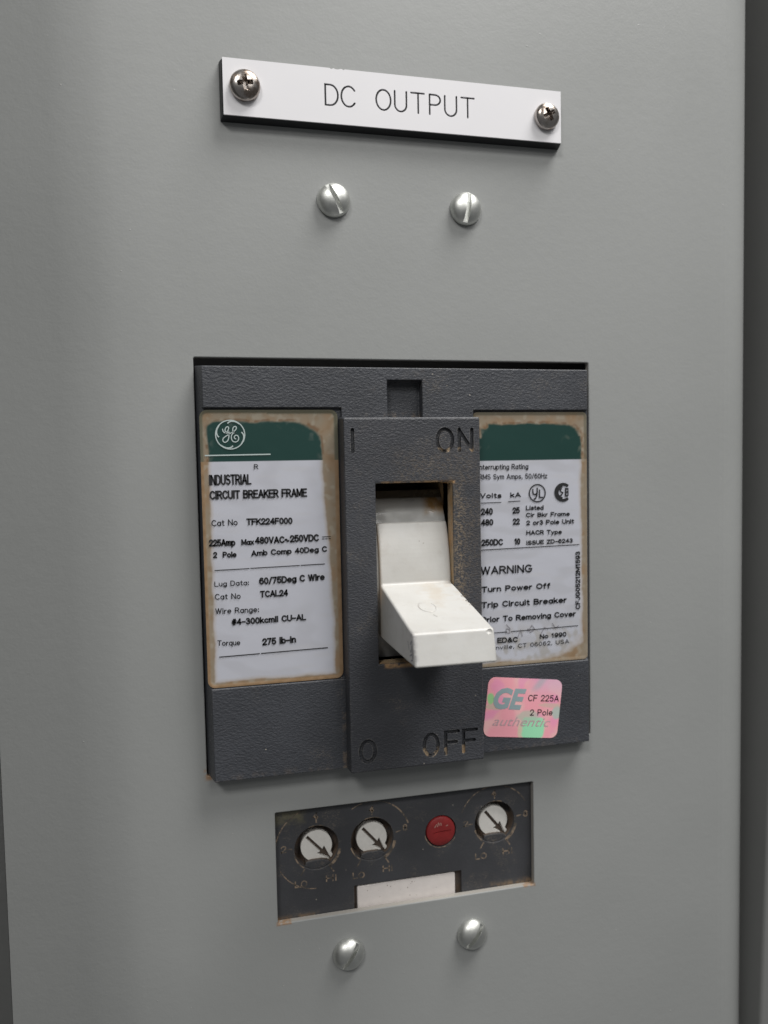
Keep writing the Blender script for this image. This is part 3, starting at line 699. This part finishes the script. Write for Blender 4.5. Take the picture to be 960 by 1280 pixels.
L2 = [('Interrupting Rating', 71.0, -28.65, 85.02, -28.72, 1.43, 0), ('RMS Sym Amps, 50/60Hz', 71.2, -31.19, 90.42, -31.29, 1.37, 0), ('Volts', 71.4, -36.07, 77.40, -36.14, 1.36, 1),
    ('kA', 79.85, -36.10, 82.81, -36.10, 1.35, 1), ('240', 71.6, -40.45, 74.92, -40.47, 1.80, 1), ('480', 71.6, -43.23, 75.01, -43.27, 1.69, 1), ('25', 80.43, -40.34, 82.52, -40.32, 1.67, 1),
    ('22', 80.47, -43.32, 82.48, -43.31, 1.69, 1), ('Listed', 84.23, -39.59, 89.29, -39.62, 1.25, 1), ('Cir Bkr Frame', 84.21, -41.46, 96.89, -41.50, 1.19, 1),
    ('2 or3 Pole Unit', 84.30, -43.58, 98.10, -43.59, 1.28, 1), ('HACR Type', 84.27, -46.18, 94.54, -46.28, 1.23, 1), ('ISSUE ZD-6243', 84.25, -48.84, 97.73, -48.71, 1.18, 1),
    ('250DC', 71.6, -48.55, 77.68, -48.60, 1.72, 1), ('10', 80.84, -48.61, 82.54, -48.62, 1.70, 1), ('WARNING', 71.3, -56.14, 85.89, -56.18, 2.17, 1),
    ('Turn Power Off', 71.5, -60.80, 91.05, -60.78, 1.56, 1), ('Trip Circuit Breaker', 71.4, -64.97, 95.83, -64.91, 1.63, 1), ('Prior To Removing Cover', 71.4, -68.83, 98.47, -68.81, 1.55, 1),
    ('GE ED&C', 71.91, -74.45, 81.53, -74.65, 1.45, 1), ('No 1990', 87.89, -74.30, 95.67, -74.11, 1.3, 1), ('Plainville, CT 06062, USA', 71.88, -76.35, 96.44, -76.05, 1.15, 0),
    ('CFJG05212M1593', 99.78, -66.92, 99.85, -51.16, 1.38, 1)]
def lettering(rows, rules, parent, extra=None):
    ms = []
    bm = bmesh.new()
    for s, x0, z0, x1, z1, h, b in rows: stroke_text(bm, s, x0, z0, x1, z1, h, TD, min(h*.225, .40) if b else min(h*.145, .22))
    for (x0, z0, x1, z1, wd) in rules: flat_ribbon(bm, [(x0, z0), (x1, z1)], wd, TD)
    for pts, wd, cl in (extra or []): flat_ribbon(bm, pts, wd, TD, cl)
    me = bpy.data.meshes.new("r"); bm.to_mesh(me); bm.free(); ms.append(me)
    return link("lettering", join(ms), INK, parent)
lettering(L1, [(3.39, -51.58, 11.7, -51.5, .2), (11.9, -51.47, 24.0, -51.34, .2), (24.2, -51.33, 30.24, -51.26, .2), (3.84, -72.74, 13.6, -72.62, .24), (13.9, -72.6, 30.5, -72.37, .24),
     (29.7, -44.5, 31.9, -44.45, .16), (29.7, -45.0, 30.3, -45.0, .16), (30.5, -45.0, 31.1, -45.0, .16), (31.3, -44.98, 31.9, -44.97, .16)], labL)
C = lambda cx, cz, r, a0=0, a1=360, n=28: arc(cx, cz, r, r, a0, a1, n)
ulx, ulz = 87.52, -35.15
csx, csz = 94.95, -35.1
extra = [(C(ulx, ulz, 2.28)[:-1], .34, True),
    ([(86.25, -34.0), (86.25, -34.9), (86.45, -35.4), (86.9, -35.5), (87.35, -35.3), (87.5, -34.8), (87.5, -33.7)], .36, False), ([(87.5, -34.9), (87.3, -36.0), (86.9, -36.6), (86.45, -36.75)], .36, False),
    ([(88.15, -34.2), (88.15, -36.3), (89.15, -36.3)], .36, False),
    (C(csx, csz, 2.15, 48, 312), .75, False), (C(csx+.0, csz, 1.55, 95, 265), .5, False),
    ([(csx+1.35, csz+.9), (csx+.75, csz+.9), (csx+.75, csz-.95), (csx+1.35, csz-.95)], .42, False), ([(csx+.7, csz+.05), (csx+1.5, csz+.05)], .34, False), ([(csx+1.45, csz+1.1), (csx+1.45, csz-1.0)], .3, False),
    ([(csx-.35, csz+1.0), (csx-.9, csz+.7), (csx-.6, csz+.1), (csx-.1, csz-.1), (csx-.45, csz-.75), (csx-1.0, csz-.9)], .34, False)]
lettering(L2, [(71.5, -37.32, 77.3, -37.29, .18), (79.19, -37.18, 82.66, -37.09, .18), (71.5, -49.62, 99.62, -49.33, .2), (71.3, -71.76, 78.5, -71.7, .2), (79.6, -71.7, 99.12, -71.39, .2)], labR, extra)
# faint finger-written smudges near the foot of the right label
bm = bmesh.new()
for pts in ([(78.3, -69.7), (79.4, -70.9), (79.2, -72.1), (78.2, -71.9), (78.3, -70.9), (79.3, -71.0)], [(81.5, -73.6), (82.4, -71.4), (82.9, -73.2)], [(84.5, -72.0), (85.6, -70.4), (86.4, -71.4), (85.2, -72.3), (84.4, -71.2)],
            [(88.2, -73.0), (89.2, -71.2), (90.3, -71.8)], [(91.5, -70.2), (92.5, -71.6), (93.4, -71.0)]):
    flat_ribbon(bm, pts, .22, TD-.02)
me = bpy.data.meshes.new("s"); bm.to_mesh(me); bm.free()
link("pen_smudge", me, mat_simple("faded_pen", (.27, .26, .29), .6), labR)
# round script monogram and the pale line on the left label's green band
lx, lz = 8.1, -19.0; g = 18.46
def LG(px, py): return (lx+(px-475)/980*(20.9/2)*.98, lz-(py-472)/960*10.25)   # traced letter shapes
def sm_curve(pts, n=6):
    o = []
    for i in range(len(pts)-1):
        p0 = pts[max(i-1, 0)]; p1 = pts[i]; p2 = pts[i+1]; p3 = pts[min(i+2, len(pts)-1)]
        for k in range(n):
            t = k/n; o.append(tuple(.5*((2*b)+(-a+c)*t+(2*a-5*b+4*c-d)*t*t+(-a+3*b-3*c+d)*t**3) for a, b, c, d in zip(p0, p1, p2, p3)))
    o.append(pts[-1]); return o
script = [
    [(305, 340), (320, 400), (365, 430), (415, 395), (445, 330), (425, 295), (385, 310), (362, 370), (380, 430), (425, 430), (462, 385)],
    [(462, 385), (448, 450), (440, 540), (410, 610), (350, 645), (308, 610), (315, 555), (370, 510), (430, 475), (500, 430)],
    [(500, 430), (560, 400), (610, 350), (615, 300), (580, 290), (545, 320), (535, 380), (560, 425), (605, 435)],
    [(605, 435), (545, 440), (505, 490), (500, 560), (530, 620), (590, 638), (645, 610), (665, 555), (645, 500), (600, 488), (565, 520), (575, 560), (605, 570)]]
bm = bmesh.new()
flat_ribbon(bm, C(lx, lz, 3.44, n=56)[:-1], .26, TD, True)
for s in script: flat_ribbon(bm, sm_curve([LG(*p) for p in s]), .24, TD+.01)
for a in (100, 10, -80, 190):   # four hooked swirls inside the ring
    pts = [(lx+r*math.cos(math.radians(a+t)), lz+r*math.sin(math.radians(a+t))) for t, r in ((-52, 3.40), (-34, 3.34), (-18, 3.22), (-6, 3.0), (2, 2.72))]
    flat_ribbon(bm, sm_curve(pts), .30, TD+.01)
flat_ribbon(bm, [(2.0, -23.93), (17.59, -23.84)], .30, TD+.0)
me = bpy.data.meshes.new("lg"); bm.to_mesh(me); bm.free()
link("monogram", me, WHITEINK, labL)

# ---- hologram sticker on the lower right
sx, sz, sa = 82.65, -92.4, math.radians(-6.9); sw, sh = 21.3, 15.9
ca, sn = math.cos(sa), math.sin(sa)
pull = corner_pull(-sw/2, sw/2, -sh/2, sh/2, 2.0)
def stick(u, v):
    a, b = pull(u, v); return sx+a*ca-b*sn, sz+a*sn+b*ca
def colS(u, v):
    a = (u+sw/2)/sw; b = (v+sh/2)/sh
    c = mixc((1.0, .43, .50), (.98, .56, .56), sstep(fbm(u, v, 4, 21), -.2, .4))
    c = mixc(c, (.84, .52, .68), .8*sstep(b, .55, 1)*sstep(a, .45, .75))
    c = mixc(c, (.95, .36, .58), .7*sstep(fbm(u, v, 3, 22), .1, .5))
    c = mixc(c, (.50, .50, .55), .7*sstep(.09-abs((a-.63)-(b-.8)*.5), 0, .08)*sstep(b, .72, .9))
    def blob(c, x, y, rx, ry, col, s=1.0, pw=2):
        q = ((abs(a-x)/rx)**pw+(abs(b-y)/ry)**pw)
        return mixc(c, col, s*(1-sstep(q+fbm(u, v, 1.6, 23)*.4, .6, 1.15)))
    c = blob(c, .66, .16, .16, .20, (.36, .88, .54), .95, 4)
    c = blob(c, .58, .36, .16, .12, (.50, .62, .50), .7)
    c = blob(c, .05, .64, .05, .10, (.32, .75, .30), .9)
    c = blob(c, .10, .50, .12, .05, (.62, .60, .42), .7)
    c = blob(c, .96, .44, .07, .12, (.42, .62, .55), .8)
    c = blob(c, .86, .56, .16, .04, (.68, .55, .45), .7)
    c = blob(c, .49, .12, .03, .16, (.72, .70, .50), .8)
    return c
stk = grid_plate("hologram_sticker", stick, colS, -sw/2, sw/2, -sh/2, sh/2, 4.95, 5.09, .3, STICKM, brk, label="pink and green hologram sticker reading CF 225A 2 Pole")
def SP(a, b): return (sx+a*ca-b*sn, sz+a*sn+b*ca)
def st_print(items):
    bm = bmesh.new()
    for s, a0, b0, a1, b1, h, wd in items:
        p = SP(a0, b0); q = SP(a1, b1); stroke_text(bm, s, p[0], p[1], q[0], q[1], h, 5.13, wd)
    me = bpy.data.meshes.new("t"); bm.to_mesh(me); bm.free(); return me
def st_text(s, a0, b0, a1, b1, h, bold, shear, d=5.13):
    p = SP(a0, b0); q = SP(a1, b1); return text_mesh(s, p[0], p[1], q[0], q[1], h, d, bold, shear)
link("lettering", st_print([("CF 225A", 1.1, 1.9, 10.1, 2.0, 1.75, .24), ("2 Pole", 2.1, -2.0, 8.7, -1.8, 1.7, .24)]), INK, stk)
link("emblem", st_text("GE", -8.7, -.1, .35, -.2, 5.0, .045, .25, 5.12), mat_simple("foil_teal", (.42, .55, .58), .4, .3), stk)
link("faint_word", st_text("authentic", -8.3, -4.9, 8.3, -4.9, 2.4, 0.0, .35, 5.115), mat_simple("foil_faint", (.66, .47, .50), .4, .2), stk)

# ------------------------------------------------------------------ trip adjustment panel in the lower opening
tp = root("trip_adjustment_panel", 52, -144, "black panel with three white screw dials and a red button in the lower opening", "adjustment panel", d=-2)
dials = ((27.3, -126.6), (42.25, -126.35), (76.95, -126.1)); RB = (61.3, -126.6)
face = box(14.5, 90, -148, -113, -7, -2.0)
cut = []
for cx, cz in dials: cut.append(prism(circ(cx, cz, 5.85, 56), -6.6, 0))
cut.append(prism(circ(RB[0], RB[1], 4.35, 48), -6.6, 0)); cut.append(box(37.0, 67.0, -150, -138.4, -3.6, 0))
face = evaluated(face, cutters=cut, bevel=.12, segs=2)
# moulded digits, ticks and rings as shallow grooves would be finer than the grime in them: the grime itself
fp = link("faceplate", smooth(face, 40), PL_TRIP, tp)
bm = bmesh.new(); FD = -1.985
def mk(pts, wd=.28): flat_ribbon(bm, pts, wd, FD)
(ax, az), (bx, bz), (cx_, cz_) = dials
mk(arc(RB[0], RB[1], 4.55, 4.55, 190, 330, 18), .22)
mk(arc(ax, az, 10.9, 10.9, 100, 172, 24), .30); mk(arc(ax, az, 10.9, 10.9, 208, 268, 24), .28)
mk(arc(bx, bz, 10.4, 10.4, 60, 100, 12), .20); mk(arc(bx, bz, 10.4, 10.4, 18, 58, 12), .36); mk(arc(bx, bz, 10.4, 10.4, 102, 122, 12), .18)
mk(arc(cx_, cz_, 10.3, 10.3, 92, 158, 24), .22); mk(arc(cx_, cz_, 10.3, 10.3, 28, 78, 24), .26)
for (dx, dz) in dials:
    mk(arc(dx, dz, 6.05, 6.05, 195, 235, 10), .35); mk(arc(dx, dz, 6.2, 6.2, 300, 350, 14), .75); mk(arc(dx, dz, 6.0, 6.0, 70, 110, 8), .18)
    for a, r0, r1 in ((90, 6.6, 8.0), (238, 6.2, 8.2), (302, 6.3, 8.3)):
        c_, s_ = math.cos(math.radians(a)), math.sin(math.radians(a)); mk([(dx+c_*r0, dz+s_*r0), (dx+c_*r1, dz+s_*r1)], .34)
for (dx, dz), a in ((dials[0], 176), (dials[2], 178), (dials[2], 8), (dials[1], 10)):
    c_, s_ = math.cos(math.radians(a)), math.sin(math.radians(a)); mk([(dx+c_*6.5, dz+s_*6.5), (dx+c_*7.9, dz+s_*7.9)], .3)
me = bpy.data.meshes.new("mk"); bm.to_mesh(me); bm.free()
tms = [me]
def tt(s, x, z, wd, h):
    b2 = bmesh.new(); stroke_text(b2, s, x, z, x+wd, z, h, FD, .32); m2 = bpy.data.meshes.new("t"); b2.to_mesh(m2); b2.free(); tms.append(m2)
tt("4", ax-.9, az+7.6, 1.5, 1.9); tt("2", ax-9.4, az-.3, 1.5, 1.9); tt("LO", ax-6.0, az-10.1, 3.3, 1.8); tt("HI", ax+2.2, az-9.6, 2.9, 1.8)
tt("4", bx-.8, bz+7.3, 1.4, 1.8); tt("8", bx+8.3, bz+1.2, 1.4, 1.8); tt("LO", bx-5.6, bz-10.2, 3.3, 1.8); tt("HI", bx+2.6, bz-9.4, 2.8, 1.8)
tt("4", cx_-.9, cz_+7.3, 1.5, 1.8); tt("8", cx_+8.4, cz_+.4, 1.4, 1.8); tt("2", cx_-9.2, cz_-.3, 1.4, 1.7); tt("LO", cx_-5.9, cz_-10.0, 3.4, 1.8); tt("HI", cx_+2.2, cz_-9.6, 2.9, 1.8)
link("moulded_marks", join(tms), MARK, fp)
for i, (dx, dz) in enumerate(dials):
    # the stop under each dial
    seg = [(dx-2.9, dz-4.0), (dx-1.4, dz-3.7), (dx+1.4, dz-3.7), (dx+2.9, dz-4.0)]+[(dx+5.8*math.cos(math.radians(a)), dz+5.8*math.sin(math.radians(a))) for a in (-52, -66, -80, -94, -108, -122)]
    link("stop", evaluated(prism(seg, -6.4, -2.55), bevel=.12), PL_TRIP, tp)
    ox, oz = dx+.15, dz-.35
    out = circ(ox, oz, 4.15, 56)
    t = math.radians(-47+i*-2); ux, uz = math.cos(t), math.sin(t)
    knob = prism(out, -6.5, -3.7)
    tab = prism([(ox+ux*a-uz*b, oz+uz*a+ux*b) for a, b in ((2.5, -1.35), (4.9, -1.2), (5.15, -.8), (5.15, .8), (4.9, 1.2), (2.5, 1.35))], -6.4, -3.7)
    knob = evaluated(knob, union=[tab])
    aw = .42; arrow = [(-3.75, -aw), (1.8, -aw), (1.5, -1.35), (5.6, -.12), (5.6, .12), (1.5, 1.35), (1.8, aw), (-3.75, aw)]
    knob = evaluated(knob, cutters=[prism([(ox+ux*a-uz*b, oz+uz*a+ux*b) for a, b in arrow], -4.7, -2)], bevel=.10, segs=2)
    dl = link("dial", smooth(knob, 40), DIAL, tp, label=["left of the three white dials, pencilled with grime at its top edge", "middle dial with a notched arrow slot", "cleanest dial, right of the red button"][i])
    link("arrow_slot", prism([(ox+ux*a-uz*b, oz+uz*a+ux*b) for a, b in [(-3.7, -aw+.05), (1.8, -aw+.05), (1.6, -1.2), (5.0, -.1), (5.0, .1), (1.6, 1.2), (1.8, aw-.05), (-3.7, aw-.05)]], -4.69, -4.45), ARROW, dl)
rbm = evaluated(lathe([(4.1, 0), (4.1, 4.2), (3.95, 4.6), (3.5, 4.85), (2.0, 5.0), (.05, 5.05)], RB[0], RB[1], 56, -6.5), cutters=[ribbon([(RB[0]-2.3, RB[1]-.25), (RB[0]-.5, RB[1]+.1), (RB[0]+1.0, RB[1]+.15), (RB[0]+2.6, RB[1]+.1)], .32, -1.75, 0)])
btn = link("push_button", smooth(rbm, 35), RED, tp, label="red button between the middle and right dials")
bm = bmesh.new()
for pts in ([(59.4, -125.2), (60.0, -124.3)], [(60.2, -125.1), (60.5, -124.0), (60.9, -124.8)], [(61.1, -124.0), (61.3, -124.8)], [(62.6, -125.1), (63.2, -124.9)]): flat_ribbon(bm, pts, .22, -1.44)
me = bpy.data.meshes.new("sc"); bm.to_mesh(me); bm.free(); link("scuff", me, mat_simple("pale_scuff", (.45, .26, .22), .7), btn)
link("slide_label", smooth(evaluated(prism(rrect(37.9, 65.3, -148, -138.85, .5), -3.5, -2.4), bevel=.25, segs=3), 40), SLID, tp)
# dust specks scattered on the slide label
bm = bmesh.new(); rr = random.Random(5)
for k in range(16):
    x = rr.choice([rr.gauss(50, 2.5), rr.uniform(39, 64.5)]); z = rr.uniform(-143.9, -139.6) if k > 6 else -139.7-rr.random()*.6; r = rr.uniform(.06, .17)
    bm.faces.new([bm.verts.new(P(a, b, -2.385)) for a, b in circ(min(max(x, 38.5), 64.8), z, r, 7, rz=r*.7)])
me = bpy.data.meshes.new("sp"); bm.to_mesh(me); bm.free(); link("dirt_speck", me, BROWN, tp, kind='stuff')
